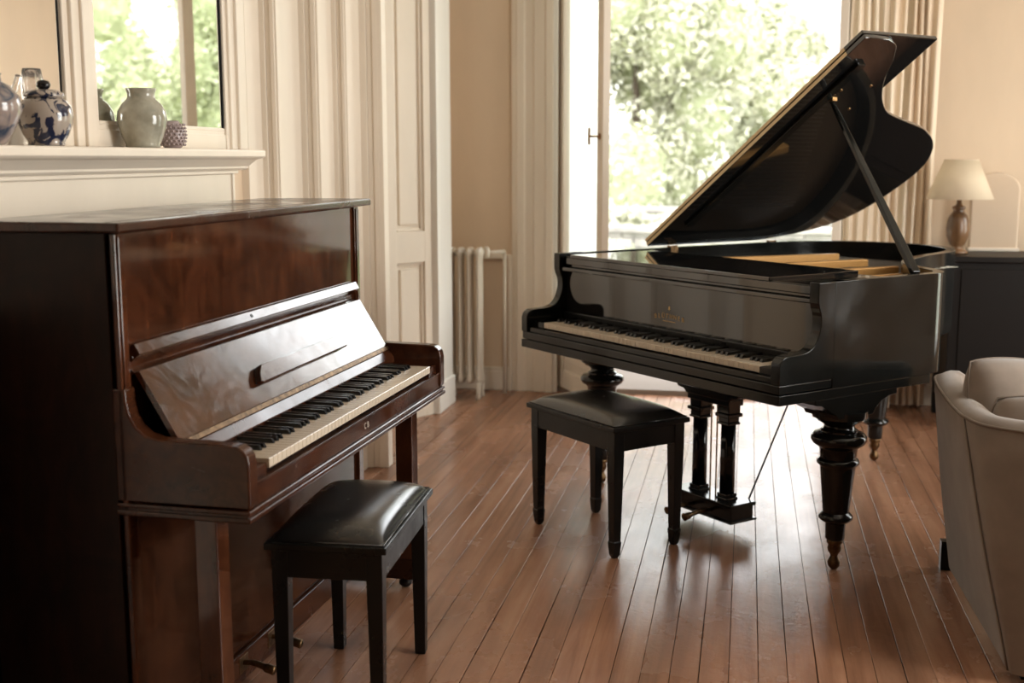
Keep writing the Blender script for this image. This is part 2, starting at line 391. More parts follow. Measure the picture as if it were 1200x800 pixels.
# ---- chimney wall on the left (local x = out of the wall, local y = along it, away from the camera)
CW = thing('wall_left', '', 'wall', (-1.85, 4.0, 0), .045); del CW['label']; del CW['category']; struct(CW)
obj('wall_surface', B((-.35, 0, -7.4, .22, -.06, 1.43), (-.35, -.14, -2.5, .22, 1.43, 3.4), (-.35, 0, -7.4, -2.5, 1.43, 3.4)), 'wall', CW)
# stepped, moulded pilasters between mirror and panelled corner
steps = [(.217, .379, .03), (.379, .655, .094), (.655, .855, .169), (.855, 1.066, .228)]
tn = 6
for k, (a, b, o_) in enumerate(steps):
    bm = B((-.25, o_, a, b, -.06, 3.4))
    st = obj('pilaster_face', bm, 'trimp', CW, bevel=.003)
    nx = steps[k+1][2] if k < 3 else .316
    # mouldings on the frontal return (facing the room) and a bead on the face edge
    bm = bmesh.new(); x = o_; wdt = nx - o_
    box(bm, x-.02, x+wdt*.33, b-.014, b+.0, 0, 3.4); box(bm, x+wdt*.33, x+wdt*.62, b-.006, b, 0, 3.4); box(bm, x+wdt*.62, x+wdt*.9, b-.011, b, 0, 3.4)
    obj('moulding', bm, 'trimp', CW, bevel=.003)
obj('corner_pier', B((-.25, .316, 1.066, 1.12, -.06, 3.4)), 'trimp', CW, bevel=.004)
obj('moulding', B((.304, .326, 1.056, 1.13, 0, 3.4)), 'trimp', CW, bevel=.003)

# ---- panelled door leaf standing oblique beyond the chimney wall
def panel_face(bm, x0, x1, z0, z1, y=0., raised=.012):
    box(bm, x0, x1, y-.004, y+.01, z0, z1)
    box(bm, x0+.035, x1-.035, y-raised, y+.01, z0+.035, z1-.035)
door = obj('door_1', bmesh.new(), 'trimp'); struct(door)
DX, DY, DA = -1.668, 6.225, math.radians(180+58)
door.location = (DX, DY, 0); door.rotation_euler = (0, 0, DA)
# local x runs from the right-hand stile back to the left; local +y faces the room
for z0, z1 in ((0, .12), (.845, 1.01), (2.9, 3.4)):
    obj('rail', B((.0, .9, -.05, .0, z0, z1)), 'trimp', door, bevel=.003)
obj('stile', B((0, .05, -.05, .001, 0, 3.4)), 'trimp', door, bevel=.003)
obj('stile', B((.25, .9, -.05, .001, 0, 3.4)), 'trimp', door, bevel=.003)
for z0, z1 in ((.12, .845), (1.01, 2.9)):
    bm = B((.05, .25, -.05, -.026, z0, z1)); box(bm, .085, .215, -.05, -.012, z0+.035, z1-.035)
    box(bm, .05, .066, -.05, -.012, z0, z1); box(bm, .234, .25, -.05, -.012, z0, z1); box(bm, .066, .234, -.05, -.012, z0, z0+.016); box(bm, .066, .234, -.05, -.012, z1-.016, z1)
    obj('panel', bm, 'trimp', door, bevel=.005)
# white pilaster and return beside the radiator
struct(obj('trim_6', B((-1.69, -1.645, 6.245, 6.58, 0, 3.4), (-1.70, -1.636, 6.238, 6.30, 0, 3.4), (-1.70, -1.632, 6.232, 6.59, 0, .16)), 'white', bevel=.004))
struct(obj('wall_niche', B((-2.3, -1.69, 6.30, 6.55, -.06, 3.4), (-2.6, -1.88, 6.55, 7.0, -.06, 3.4), (-2.6, -2.3, 4.9, 6.55, -.06, 3.4), (-2.6, -1.84, 4.6, 4.95, -.06, 3.4)), 'wall'))

# ================================================================== MANTEL + MIRROR
mp = thing('mantelpiece', 'cream moulded mantelpiece running behind the upright piano, with vases along its shelf', 'mantelpiece', (-1.85, 4.0, 0), .045)
pr_ = [(0, 1.355), (.105, 1.355), (.115, 1.362), (.115, 1.368), (.135, 1.382), (.15, 1.392), (.172, 1.396), (.18, 1.402), (.18, 1.420), (.176, 1.425), (0, 1.425)]
obj('mantel_shelf', prism(pr_, -2.7, -.013, 'y'), 'trimp', mp, bevel=.002)
obj('frieze', B((0, .085, -2.6, -.085, 1.05, 1.343)), 'trimp', mp, bevel=.003)
obj('frieze_moulding', B((0, .098, -2.62, -.065, 1.343, 1.355)), 'trimp', mp, bevel=.003)
obj('jamb_moulding', B((0, .092, -.105, -.085, .0, 1.343)), 'trimp', mp, bevel=.003)
for a_ in (-2.6, -.45): obj('jamb', B((0, .07, a_, a_+.36, 0, 1.05)), 'trimp', mp, bevel=.003)
obj('firebox', B((0, .012, -2.24, -.45, 0, 1.05)), 'iron', mp)

mi = thing('overmantel_mirror', 'wide cream framed overmantel mirror in two panels standing on the mantel shelf', 'mirror', (-1.85, 4.0, 0), .045)
obj('mirror_glass', B((.004, .008, -.899, .036, 1.47, 3.1)), 'mirror', mi)
lg_ = obj('mirror_glass', B((.0, .004, -1.30, 0, 1.47, 3.1)), 'mirror', mi); lg_.location = (.008, -1.062, 0); lg_.rotation_euler = (0, 0, -.09)
def frame_bar(t0, t1, prof_side):
    pass
obj('frame_stile', B((0, .022, -1.071, -.899, 1.427, 3.2), (0, .034, -1.045, -.925, 1.427, 3.2), (0, .044, -1.006, -.962, 1.427, 3.2)), 'trimp', mi, bevel=.004)
obj('frame_stile', B((0, .020, .036, .217, 1.427, 3.2), (0, .030, .062, .217, 1.427, 3.2), (0, .042, .11, .15, 1.427, 3.2)), 'trimp', mi, bevel=.004)
obj('frame_rail', B((0, .012, -.899, .036, 1.427, 1.502), (0, .016, -.899, .036, 1.427, 1.478), (0, .014, -.899, .036, 1.490, 1.496)), 'trimp', mi, bevel=.003)
obj('frame_rail', B((0, .022, -2.35, -1.071, 1.427, 1.502), (0, .034, -2.35, -1.071, 1.427, 1.478), (0, .028, -2.35, -1.071, 1.490, 1.496)), 'trimp', mi, bevel=.003)
for a_ in (.027, -1.080): obj('dark_rebate', B((.004, .012, a_, a_+.007, 1.50, 3.1)), 'iron', mi)
obj('frame_rail', B((0, .04, -2.4, .217, 3.1, 3.2)), 'trimp', mi, bevel=.003)

def onshelf(t, out): return (-1.85 + out*math.cos(.045) - t*math.sin(.045), 4.0 + out*math.sin(.045) + t*math.cos(.045), 1.4255)
# celadon vase
o = tag(obj('celadon_vase', lathe([(.048, 0), (.052, .004), (.051, .010), (.060, .030), (.070, .058), (.0745, .082), (.071, .106), (.058, .128), (.044, .140), (.040, .148), (.041, .158), (.045, .168), (.045, .172), (.041, .171), (.037, .158), (.036, .146), (.0, .03)], 40), 'celadon', smooth=True),
    'grey green glazed squat vase with short wide neck in front of the mirror glass', 'vase'); o.location = onshelf(-.775, .089); o.scale = (.95, .95, .985)
# hobnail vase
bm = lathe([(.020, 0), (.028, .004), (.036, .02), (.040, .04), (.034, .065), (.022, .08), (.020, .084), (.0, .05)], 24)
for j in range(7):
    for i in range(18):
        z = .012 + j*.010; a = 2*PI*(i + .5*(j % 2))/18
        r = .034 + .007*math.sin(PI*(z/.084)); 
        mtx = Matrix.Translation((r*math.cos(a), r*math.sin(a), z)); bmesh.ops.create_icosphere(bm, subdivisions=1, radius=.0042, matrix=mtx)
o = tag(obj('hobnail_vase', bm, 'hobnail', smooth=True), 'small purplish knobbly round vase half hidden behind the celadon vase', 'vase'); o.location = onshelf(-.565, .085)
# blue and white lidded jar
j = thing('ginger_jar', 'blue and white porcelain jar with domed lid and dark knob', 'jar', onshelf(-1.368, .126))
obj('jar_body', lathe([(.039, 0), (.043, .003), (.041, .008), (.052, .026), (.062, .052), (.0645, .072), (.061, .092), (.050, .107), (.040, .114), (.0, .114)], 40), 'bluewhite', j, smooth=True)
ld = obj('jar_lid', lathe([(.040, .113), (.047, .116), (.048, .120), (.044, .126), (.030, .132), (.012, .134), (0, .134)], 32), 'bluewhite', j, smooth=True)
obj('lid_knob', lathe([(.008, .133), (.015, .138), (.017, .145), (.013, .153), (0, .157)], 16), 'ebony', ld, smooth=True)
# large mottled jar at the frame edge
o = tag(obj('mottled_jar', lathe([(.036, 0), (.040, .005), (.060, .04), (.075, .075), (.072, .105), (.05, .13), (.035, .137), (.033, .150), (.036, .155), (.0, .14)], 36), 'bluegrey', smooth=True),
    'round mottled blue and pink jar cut by the left edge of the photo', 'jar'); o.location = onshelf(-1.615, .128)
# fluted clear glass behind
o = tag(obj('fluted_glass_vase', lathe([(.016, 0), (.018, .01), (.010, .05), (.016, .085), (.024, .12), (.025, .16), (.020, .188), (.017, .18), (.021, .155), (.019, .12), (0, .09)], 36, fn=lambda a, z: 1 + .09*math.cos(9*a)), 'cutglass', smooth=True),
    'clear fluted glass vase standing behind the blue and white lidded jar', 'vase'); o.location = onshelf(-1.300, .058)
sc = thing('glass_epergne', 'clear glass piece with curved arms behind the jars at far left', 'glass ornament', onshelf(-1.480, .066))
obj('bowl', lathe([(.022, 0), (.025, .006), (.01, .02), (.01, .07), (.04, .09), (.05, .11), (.046, .11), (.035, .095), (0, .08)], 28), 'cutglass', sc, smooth=True)
for sg in (-1, 1):
    obj('arm', tube(smooth_pts([(0, .02*sg, .09), (0, .06*sg, .115), (0, .085*sg, .14), (0, .10*sg, .165)], 5), [.010]*10 + [.008]*6, 10), 'cutglass', sc, smooth=True)

# ================================================================== RADIATOR
ra_ = thing('radiator', 'white cast iron column radiator in the corner beside the panelled door', 'radiator', (-1.515, 6.72, 0), 0)
for k in range(4):
    x = -.056*k
    bm = bmesh.new(); rings = []
    for rx, ry, z in ((.0, .0, .085), (.014, .045, .090), (.020, .066, .105), (.022, .068, .125), (.0165, .060, .15), (.0155, .058, .20), (.0155, .058, .79), (.0165, .060, .83), (.022, .068, .85), (.021, .064, .872), (.012, .045, .884), (0, 0, .886)):
        rings.append([bm.verts.new((x + max(rx, 1e-4)*math.cos(2*PI*q/20), max(ry, 1e-4)*math.sin(2*PI*q/20)*(1-.0*q), z)) for q in range(20)])
    for a_, b_ in zip(rings, rings[1:]):
        for q in range(20): bm.faces.new([a_[q], a_[(q+1) % 20], b_[(q+1) % 20], b_[q]])
    obj('radiator_section', bm, 'iron_white', ra_, smooth=True)
for z in (.125, .85): obj('radiator_nipple', tube([(-.18, 0, z), (.014, 0, z)], .017, 12), 'iron_white', ra_, smooth=True)
for x in (0, -.168):
    for dy in (-.05, .05): obj('radiator_foot', lathe([(.014, 0), (.016, .01), (.012, .03), (.015, .10)], 12, c=(x, dy)), 'iron_white', ra_, smooth=True)
pp = smooth_pts([(.012, .0, .845), (.07, .0, .845)], 3)
obj('pipe', tube([(.01, .04, .85), (.115, .16, .85)], .012, 10, tube([(.115, .16, .85), (.115, .16, .0)], .011, 10)), 'iron_white', ra_, smooth=True)
obj('valve', lathe([(.016, .82), (.02, .83), (.02, .87), (.014, .885), (0, .887)], 14, c=(.03, .05)), 'iron_white', ra_, smooth=True)

# ================================================================== CURTAINS
def curtain(name, label, x0, x1, y, nf, amp, z0, z1, phase=0., seed=1):
    rnd = random.Random(seed); n = nf*12; bm = bmesh.new(); rows = []
    for r in range(9):
        z = z0 + (z1-z0)*r/8; row = []
        for i in range(n+1):
            t = i/n; ph = 2*PI*nf*t + phase
            x = x0 + (x1-x0)*t + .012*math.sin(ph*2) + .006*math.sin(3*z + 7*t)
            yy = y + amp*math.sin(ph) * (.75 + .25*math.sin(5*t*PI + z*.8)) + .01*math.sin(2*z+9*t)
            row.append(bm.verts.new((x, yy, z)))
        rows.append(row)
    for a_, b_ in zip(rows, rows[1:]):
        for i in range(n): bm.faces.new([a_[i], a_[i+1], b_[i+1], b_[i]])
    o = obj(name, bm, 'curtain', smooth=True); md = o.modifiers.new('cloth', 'SOLIDIFY'); md.thickness = .004
    return tag(o, label, 'curtain')
curtain('curtain', 'cream pleated curtain hanging next to the open window leaf, behind the raised lid', .515, .80, 6.78, 6, .024, .02, 3.0, 0, 3)
curtain('curtain', 'outer beige curtain drawn against the wall, left of the table lamp', .82, .985, 6.88, 4, .030, .02, 3.0, 1., 5)
cp = tag(obj('curtain_pole', tube([(-1.3, 6.82, 3.03), (1.3, 6.82, 3.03)], .018, 12), 'brass', smooth=True), 'brass curtain pole above the french window', 'curtain pole')

# ================================================================== COMMODE + LAMP + CANVAS
cm = thing('commode', 'dark ebonised chest against the far wall carrying the table lamp', 'chest', (1.03, 6.40, 0), 0)
obj('body', B((.0, 1.1, 0.0, .42, .12, .865)), 'commode', cm, bevel=.004)
obj('top', B((-.02, 1.12, -.02, .43, .865, .895)), 'commode', cm, bevel=.004)
for k in range(2): obj('door', B((.05+k*.50, .54+k*.50, -.006, 0, .16, .83)), 'commode', cm, bevel=.003)
for xx in (.0, 1.05):
    for yy in (.0, .37): obj('leg', B((xx, xx+.05, yy, yy+.05, 0, .12)), 'commode', cm, bevel=.003)
lp = thing('table_lamp', 'table lamp with cream cone shade and rounded brown base on the dark chest', 'lamp', (1.085, 6.60, .8955), 0)
obj('lamp_base', lathe([(.055, 0), (.058, .008), (.05, .016), (.030, .024), (.026, .034), (.040, .05), (.056, .09), (.060, .13), (.056, .17), (.044, .20), (.030, .215), (.027, .226), (.034, .235), (.034, .243), (.018, .25), (.012, .262), (.012, .285), (0, .285)], 32), 'lampbase', lp, smooth=True)
bm = lathe([(.168, .285), (.085, .485)], 40); bmesh.ops.delete(bm, geom=[f for f in bm.faces if len(f.verts) > 4], context='FACES_ONLY')
sh = obj('lamp_shade', bm, 'shade', lp, smooth=True); md = sh.modifiers.new('t', 'SOLIDIFY'); md.thickness = .003
obj('shade_ring', tube([(.085*math.cos(a), .085*math.sin(a), .485) for a in [2*PI*i/24 for i in range(25)]], .003, 6), 'shade', lp)
cv = thing('leaning_canvas', 'plain cream padded panel with arched top leaning on the wall behind the lamp', 'panel', (1.30, 6.79, .8955), 0)
pts = [(-.125, 0), (.125, 0), (.125, .33)] + [(.125*math.cos(a), .33 + .09*math.sin(a)) for a in [PI*i/12 for i in range(1, 12)]] + [(-.125, .33)]
o = obj('padded_face', prism(pts, 0, .035, 'y'), 'pad', cv, bevel=.012, seg=3)
obj('foot_rail', B((-.13, .13, -.02, .05, 0, .018)), 'trimp', cv, bevel=.004)

# ================================================================== SOFA
so = thing('sofa', 'grey beige linen sofa seen from behind at the right edge', 'sofa', (.72, 3.22, 0), 0)
def SO(x, y): return (x-.72, y-3.22)
# outline of the outer shell, from the far end of the left side round the corner and along the back
top = [(.665, 4.20), (.632, 4.14), (.618, 4.0), (.613, 3.85), (.611, 3.70), (.613, 3.60), (.622, 3.50), (.668, 3.385), (.84, 3.30), (1.2, 3.25), (1.6, 3.21), (2.0, 3.18)]
bot = [(.72, 4.14), (.70, 4.07), (.703, 3.9), (.708, 3.7), (.714, 3.5), (.718, 3.35), (.722, 3.235), (.75, 3.20), (.90, 3.165), (1.2, 3.13), (1.6, 3.09), (2.0, 3.06)]
topS = smooth_pts(top, 5); botS = smooth_pts(bot, 5)
bm = bmesh.new(); NL = 9; rows = []
for k in range(NL):
    t = k/(NL-1); z = .03 + .63*t
    rows.append([bm.verts.new((*SO(b[0]+(a[0]-b[0])*t**1.1 - .010*math.sin(PI*t), b[1]+(a[1]-b[1])*t**1.1 - .010*math.sin(PI*t)), z)) for a, b in zip(topS, botS)])
def inw(P, d):
    out = []
    for i, p in enumerate(P):
        a = Vector(P[max(0, i-1)][:2]); b = Vector(P[min(len(P)-1, i+1)][:2]); t = (b-a).normalized(); n = Vector((-t.y, t.x)); out.append((p[0]+n.x*d, p[1]+n.y*d))
    return out
for d, z in ((.010, .671), (.03, .682), (.06, .684), (.085, .672), (.096, .63), (.10, .42)):
    rows.append([bm.verts.new((*SO(*p), z)) for p in inw(topS, d)])
for a_, b_ in zip(rows, rows[1:]):
    for i in range(len(a_)-1): bm.faces.new([a_[i], a_[i+1], b_[i+1], b_[i]])
bm.faces.new([r[0] for r in rows]); bm.faces.new([r[-1] for r in rows][::-1])
obj('sofa_shell', bm, 'linen', so, smooth=True)
obj('piping', tube([(*SO(*p), .664) for p in inw(topS, .002)], .0048, 8), 'linen_dark', so, smooth=True)
ci = 30
seam = [(*SO(b[0]+(a[0]-b[0])*t**1.1 - .012*math.sin(PI*t) - .002, b[1]+(a[1]-b[1])*t**1.1 - .012*math.sin(PI*t) - .002), .03+.63*t) for a, b in [(topS[ci], botS[ci])] for t in [k/12 for k in range(13)]]
obj('corner_seam', tube(seam, .0028, 6), 'linen_dark', so, smooth=True)
obj('seat_base', B((.16, 1.28, .12, .92, .06, .30)), 'linen', so, bevel=.03, seg=3)
obj('seat_cushion', B((.15, 1.28, .16, .94, .30, .44)), 'linen', so, bevel=.05, seg=4)
for p in ((.70, 4.135), (1.9, 4.05), (.78, 3.27), (1.9, 3.2)): 
    q = SO(*p); obj('foot', B((q[0]-.02, q[0]+.02, q[1]-.02, q[1]+.02, 0, .10)), 'black_satin', so)
def cushion(name, label, loc, rot, sx, sy, sz, pz=2.6):
    bm = bmesh.new(); N = 14
    def pt(u, v, s):
        k = (1-abs(u)**pz)**.5 * (1-abs(v)**pz)**.5
        pin = 1 - .10*(abs(u)*abs(v))**2
        return (u*sx*pin, v*sy*pin, s*sz*max(k, 0))
    g = {}
    for s in (1, -1):
        for i in range(N+1):
            for j_ in range(N+1):
                u, v = -1+2*i/N, -1+2*j_/N
                key = (i, j_, s if 0 < i < N and 0 < j_ < N else 0)
                if key not in g: g[key] = bm.verts.new(pt(u, v, s))
        K = lambda i, j_: g[(i, j_, s if 0 < i < N and 0 < j_ < N else 0)]
        for i in range(N):
            for j_ in range(N):
                f = [K(i, j_), K(i+1, j_), K(i+1, j_+1), K(i, j_+1)]
                bm.faces.new(f if s == 1 else f[::-1])
    th = thing(name, label, 'cushion', loc); th.rotation_euler = rot
    o = obj('cushion_cover', bm, 'linen', th, smooth=True)
    ring = [(sx*u*(1-.10*(abs(u*v))**2), sy*v*(1-.10*(abs(u*v))**2), 0) for u, v in [(-1+2*i/N, -1) for i in range(N)] + [(1, -1+2*i/N) for i in range(N)] + [(1-2*i/N, 1) for i in range(N)] + [(-1, 1-2*i/N) for i in range(N+1)]]
    obj('seam', tube(ring, .003, 6), 'linen_dark', th, smooth=True)
    return th
cushion('scatter_cushion', 'plump grey beige cushion standing up highest above the sofa back', (.820, 3.77, .615), (math.radians(74), math.radians(6), math.radians(32)), .185, .18, .105, 2.2)
cushion('scatter_cushion', 'lower grey beige cushion tucked just behind the sofa back piping', (.93, 3.53, .585), (math.radians(80), 0, math.radians(-6)), .235, .14, .062, 2.3)

# ================================================================== STOOLS
def stool(name, label, loc, rz, L, Wd, H, foot, m='black_satin'):
    t = thing(name, label, 'stool', loc, rz); hx, hy = L/2, Wd/2
    obj('seat_frame', B((-hx, hx, -hy, hy, H-.018, H)), m, t, bevel=.003)
    ap = .072; i_ = .016
    bm = B((-hx+i_, hx-i_, -hy+i_, -hy+i_+.018, H-.018-ap, H-.018), (-hx+i_, hx-i_, hy-i_-.018, hy-i_, H-.018-ap, H-.018),
           (-hx+i_, -hx+i_+.018, -hy+i_, hy-i_, H-.018-ap, H-.018), (hx-i_-.018, hx-i_, -hy+i_, hy-i_, H-.018-ap, H-.018))
    obj('apron', bm, m, t, bevel=.002)
    for sx in (-1, 1):
        for sy in (-1, 1):
            bm = bmesh.new(); xo, yo = sx*(hx-i_+.002), sy*(hy-i_+.002)
            def ring(w_, z): return [bm.verts.new((xo-sx*a*w_, yo-sy*b*w_, z)) for a, b in ((0, 0), (1, 0), (1, 1), (0, 1))]
            def ringc(w_, z, off):
                return [bm.verts.new((xo-sx*(a*w_+off), yo-sy*(b*w_+off), z)) for a, b in ((0, 0), (1, 0), (1, 1), (0, 1))]
            if foot == 'collar': R = [ringc(.044, H-.018, 0), ringc(.044, H-.10, 0), ringc(.031, .062, .006), ringc(.035, .060, .004), ringc(.035, .054, .004), ringc(.028, .012, .008), ringc(.018, .0, .013)]
            else: R = [ringc(.040, H-.018, 0), ringc(.040, H-.09, 0), ringc(.030, .004, .004), ringc(.026, .0, .006)]
            for a_, b_ in zip(R, R[1:]):
                for q in range(4): bm.faces.new([a_[q], a_[(q+1) % 4], b_[(q+1) % 4], b_[q]])
            bm.faces.new(R[0]); bm.faces.new(R[-1][::-1])
            obj('leg', bm, m, t, bevel=.0015)
    # padded leather seat
    bm = bmesh.new(); N = 18; sxp, syp = hx-.010, hy-.010; gr = []
    for i in range(N+1):
        row = []
        for j_ in range(N+1):
            u, v = -1+2*i/N, -1+2*j_/N
            u2 = math.copysign(abs(u)**.75, u); v2 = math.copysign(abs(v)**.75, v)
            k = (1-abs(u2)**5)**.55 * (1-abs(v2)**5)**.55
            row.append(bm.verts.new((u2*sxp, v2*syp, H + .003 + .042*k*(1-.12*(u2*u2+v2*v2)))))
        gr.append(row)
    for i in range(N):
        for j_ in range(N): bm.faces.new([gr[i][j_], gr[i+1][j_], gr[i+1][j_+1], gr[i][j_+1]])
    for e_ in [[gr[i][0] for i in range(N+1)], [gr[N][j] for j in range(N+1)], [gr[i][N] for i in range(N, -1, -1)], [gr[0][j] for j in range(N, -1, -1)]]:
        lo = [bm.verts.new((v.co.x, v.co.y, H-.002)) for v in e_]
        for q in range(N): bm.faces.new([e_[q], lo[q], lo[q+1], e_[q+1]])
    obj('seat_pad', bm, 'leather', t, smooth=True)
    pts = [(-sxp, -syp, H+.003), (sxp, -syp, H+.003), (sxp, syp, H+.003), (-sxp, syp, H+.003), (-sxp, -syp, H+.003)]
    obj('seat_piping', tube(pts, .0026, 6), 'leather', t, smooth=True)
    return t
# world from piano-local frames
GA = .8013; GO = (.1122, 3.7506)
def gw(x, v): return (GO[0] + x*math.cos(GA) + v*math.sin(GA), GO[1] - x*math.sin(GA) + v*math.cos(GA))
UA = .036; UO = (-1.0285, 2.3183)
def uw(x, y): return (UO[0] + x*math.cos(UA) + y*math.sin(UA), UO[1] - x*math.sin(UA) + y*math.cos(UA))
stool('piano_stool', 'black leather topped stool with tapered square legs at the grand piano keyboard', (*gw(-.815, -.055), 0), -GA, .545, .345, .476, 'collar')
p = uw(.020, .56)
stool('piano_stool', 'black leather topped stool at the upright piano, nearest the camera', (*p, 0), -UA + .085 + PI/2, .535, .305, .476, 'plain')

# ================================================================== GRAND PIANO
G = thing('grand_piano', 'black polished grand piano with its lid propped open in front of the window', 'piano', (*GO, 0), -GA)
W = 1.465
ov = [(0, .24), (0, .45), (0, .70), (.003, .757), (.035, .82), (.11, .873), (.22, .925), (.33, 1.02), (.43, 1.16), (.505, 1.34), (.56, 1.53), (.64, 1.69), (.76, 1.80), (.92, 1.855), (1.08, 1.845), (1.24, 1.78), (1.37, 1.67), (1.44, 1.52), (1.465, 1.34), (1.465, 1.0), (1.465, .6), (1.465, .24)]
ol = [ov[0], ov[1]] + smooth_pts(ov[2:-3], 5) + ov[-3:]
ol = [(-u, v) for u, v in ol]
def offs(P, d):
    out = []
    for i, p in enumerate(P):
        a = Vector(P[max(0, i-1)]); b = Vector(P[min(len(P)-1, i+1)]); t = (b-a).normalized(); n = Vector((-t.y, t.x)); out.append((p[0]+n.x*d, p[1]+n.y*d))
    return out
def wall_strip(outer, inner, z0, z1):
    bm = bmesh.new(); R = []
    for (a, b) in zip(outer, inner):
        R.append([bm.verts.new((*a, z0)), bm.verts.new((*a, z1)), bm.verts.new((*b, z1)), bm.verts.new((*b, z0))])
    for p, q in zip(R, R[1:]):
        for k in range(4): bm.faces.new([p[k], p[(k+1) % 4], q[(k+1) % 4], q[k]])
    bm.faces.new(R[0]); bm.faces.new(R[-1][::-1]); return bm
inn = offs(ol, .038)
obj('rim', wall_strip(ol, inn, .655, 1.003), 'lacquer', G, bevel=.002, smooth=True, ang=50)
for p in G.children[-1].data.polygons: p.use_smooth = True
# smooth shading limited by angle
def autosmooth(o, deg=40):
    me = o.data
    bm = bmesh.new(); bm.from_mesh(me)
    for e_ in bm.edges:
        if len(e_.link_faces) == 2 and e_.calc_face_angle(0) > math.radians(deg): e_.smooth = False
    for f_ in bm.faces: f_.smooth = True
    bm.to_mesh(me); bm.free()
autosmooth(G.children[-1])
sb = obj('soundboard', prism(offs(ol, .03), .66, .68, 'z'), 'black_satin', G)
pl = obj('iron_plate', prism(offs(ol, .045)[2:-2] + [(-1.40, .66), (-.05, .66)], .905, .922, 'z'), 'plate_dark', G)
def plate_bar(u0, v0, u1, v1, wd, z0, z1):
    d = Vector((-(u1-u0), v1-v0)); L = d.length; ang = math.atan2(d.y, d.x)
    mx = Matrix.Translation((-u0, v0, 0)) @ Matrix.Rotation(ang, 4, 'Z')
    bm = bmesh.new(); box(bm, 0, L, -wd/2, wd/2, z0, z1, mx); return bm
for a in ((1.18, .60, 1.0, 1.36, .035, .922, .978), (.86, .60, .765, 1.27, .035, .922, .974), (.56, .60, .49, 1.13, .03, .922, .972), (.34, .60, .33, .98, .025, .922, .965)):
    obj('plate_bar', plate_bar(*a), 'plate', G, bevel=.005)
obj('damper_rail', B((-1.30, -.10, .60, .665, .922, .962)), 'lacquer', G, bevel=.004)
bm = bmesh.new()
for k in range(60):
    u = .12 + k*.02
    v1 = .8 + (1.0 if u > .5 else (u-.1)*1.9)*.75
    tube([(-u, .66, .945), (-u, min(v1, 1.55), .945)], .0011, 4, bm)
o = obj('strings', bm, 'strings', G); o['kind'] = 'stuff'
# key bed and its mouldings
obj('key_bed', B((-W, 0, 0, .728, .622, .655)), 'lacquer', G, bevel=.0025)
obj('key_bed_moulding', B((-W+.003, -.003, .003, .728, .657, .687)), 'lacquer', G, bevel=.004)
ck = [(.0, .687), (.0, .745), (.006, .763), (.022, .776), (.05, .779), (.10, .781), (.135, .790), (.160, .812), (.175, .845), (.180, .872), (.177, .900), (.168, .922), (.163, .940), (.163, 1.003), (.30, 1.003), (.30, .687)]
ckc = ck[:1] + smooth_pts(ck[1:13], 3) + ck[13:]
for x in (-.041, -W):
    o = obj('cheek', prism(ckc, x+(.0006 if x < -1 else 0), x+.041-(0 if x < -1 else .0006), 'x'), 'lacquer', G, bevel=.003)
    autosmooth(o)
autosmooth(o)
obj('key_slip', B((-W+.041, -.041, .010, .028, .687, .707)), 'lacquer', G, bevel=.003)
for x in (-W+.041, -.119): obj('key_block', B((x, x+.078, .030, .20, .687, .731)), 'lacquer', G, bevel=.002)
obj('fallboard', B((-W+.041, -.041, .200, .215, .752, .932)), 'lid_lacquer', G, bevel=.002)
obj('name_felt', B((-W+.041, -.041, .186, .200, .725, .758)), 'black_satin', G, bevel=.002)
obj('front_rail', B((-W+.041, -.041, .172, .215, .932, .947), (-W+.041, -.041, .196, .215, .947, .960)), 'lid_lacquer', G, bevel=.003)
obj('desk_front', B((-W+.041, -.041, .182, .215, .960, .986)), 'lid_lacquer', G, bevel=.002)
obj('music_desk', B((-1.37, -.235, .178, .615, .987, 1.001)), 'lid_lacquer', G, bevel=.0025)
obj('desk_slide', B((-W+.041, -1.372, .185, .615, .975, .992)), 'lacquer', G, bevel=.002)
obj('desk_slide', B((-.233, -.041, .185, .60, .975, .990)), 'lacquer', G, bevel=.002)
def keyboard(parent, axis_len, place, k0):
    """place(o, along, mesh) positions keys"""
    pass
# grand keys: along x, front at v=.031
kb = obj('keyboard', B((-.119-1.227, -.119, .045, .198, .690, .706)), 'black_satin', G)
kw = 1.2246/52
def key_mesh_w(name, L, wd, h):
    bm = B((.0009, wd-.0009, 0, L, -h, 0)); bmesh.ops.bevel(bm, geom=[e_ for e_ in bm.edges if all(v.co.z > -.001 for v in e_.verts)], offset=.0012, segments=1, affect='EDGES')
    me = bpy.data.meshes.new(name); bm.to_mesh(me); bm.free(); me.materials.append(M['ivory']); return me
def key_mesh_b(name, L):
    bm = bmesh.new(); hw = .0052
    pr = [(0, 0), (.006, .0115), (L, .0125), (L, 0)]
    prism(pr, -hw, hw, 'x', bm); me = bpy.data.meshes.new(name); bm.to_mesh(me); bm.free(); me.materials.append(M['ebony']); return me
wm = key_mesh_w('white_key', .150, kw, .021); bmk = key_mesh_b('black_key', .097)
pat = {0: 0, 1: 1}  # A0 first
names_ = 'AB' + 'CDEFGAB'*7 + 'C'
for i, nme in enumerate(names_):
    o = link_obj(bpy.data.objects.new('white_key', wm), kb); o.location = (-.1197-1.2246 + i*kw, .031, .7325)
    if nme in 'ACDFG' and i < 51:
        o = link_obj(bpy.data.objects.new('black_key', bmk), kb); o.location = (-.1197-1.2246 + (i+1)*kw, .082, .732)
# lettering on the fallboard
for i_, ch in enumerate('BLÜTHNER'):
    t_ = (i_-3.5)/3.5
    text('gold_lettering', ch, .024, 'gold', G, (-.765 + .078*t_, .1992, .802 - .006*t_*t_), (PI/2, 0, 0))
bm = lathe([(.0, 0), (.006, .004), (.002, .009), (.005, .012), (0, .016)], 8); 
cr_ = obj('gold_crest', bm, 'gold', G); cr_.location = (-.765, .1995, .832); cr_.scale = (1, .08, 1)
obj('gold_line', B((-.80, -.73, .1988, .2, .789, .7915)), 'gold', G)
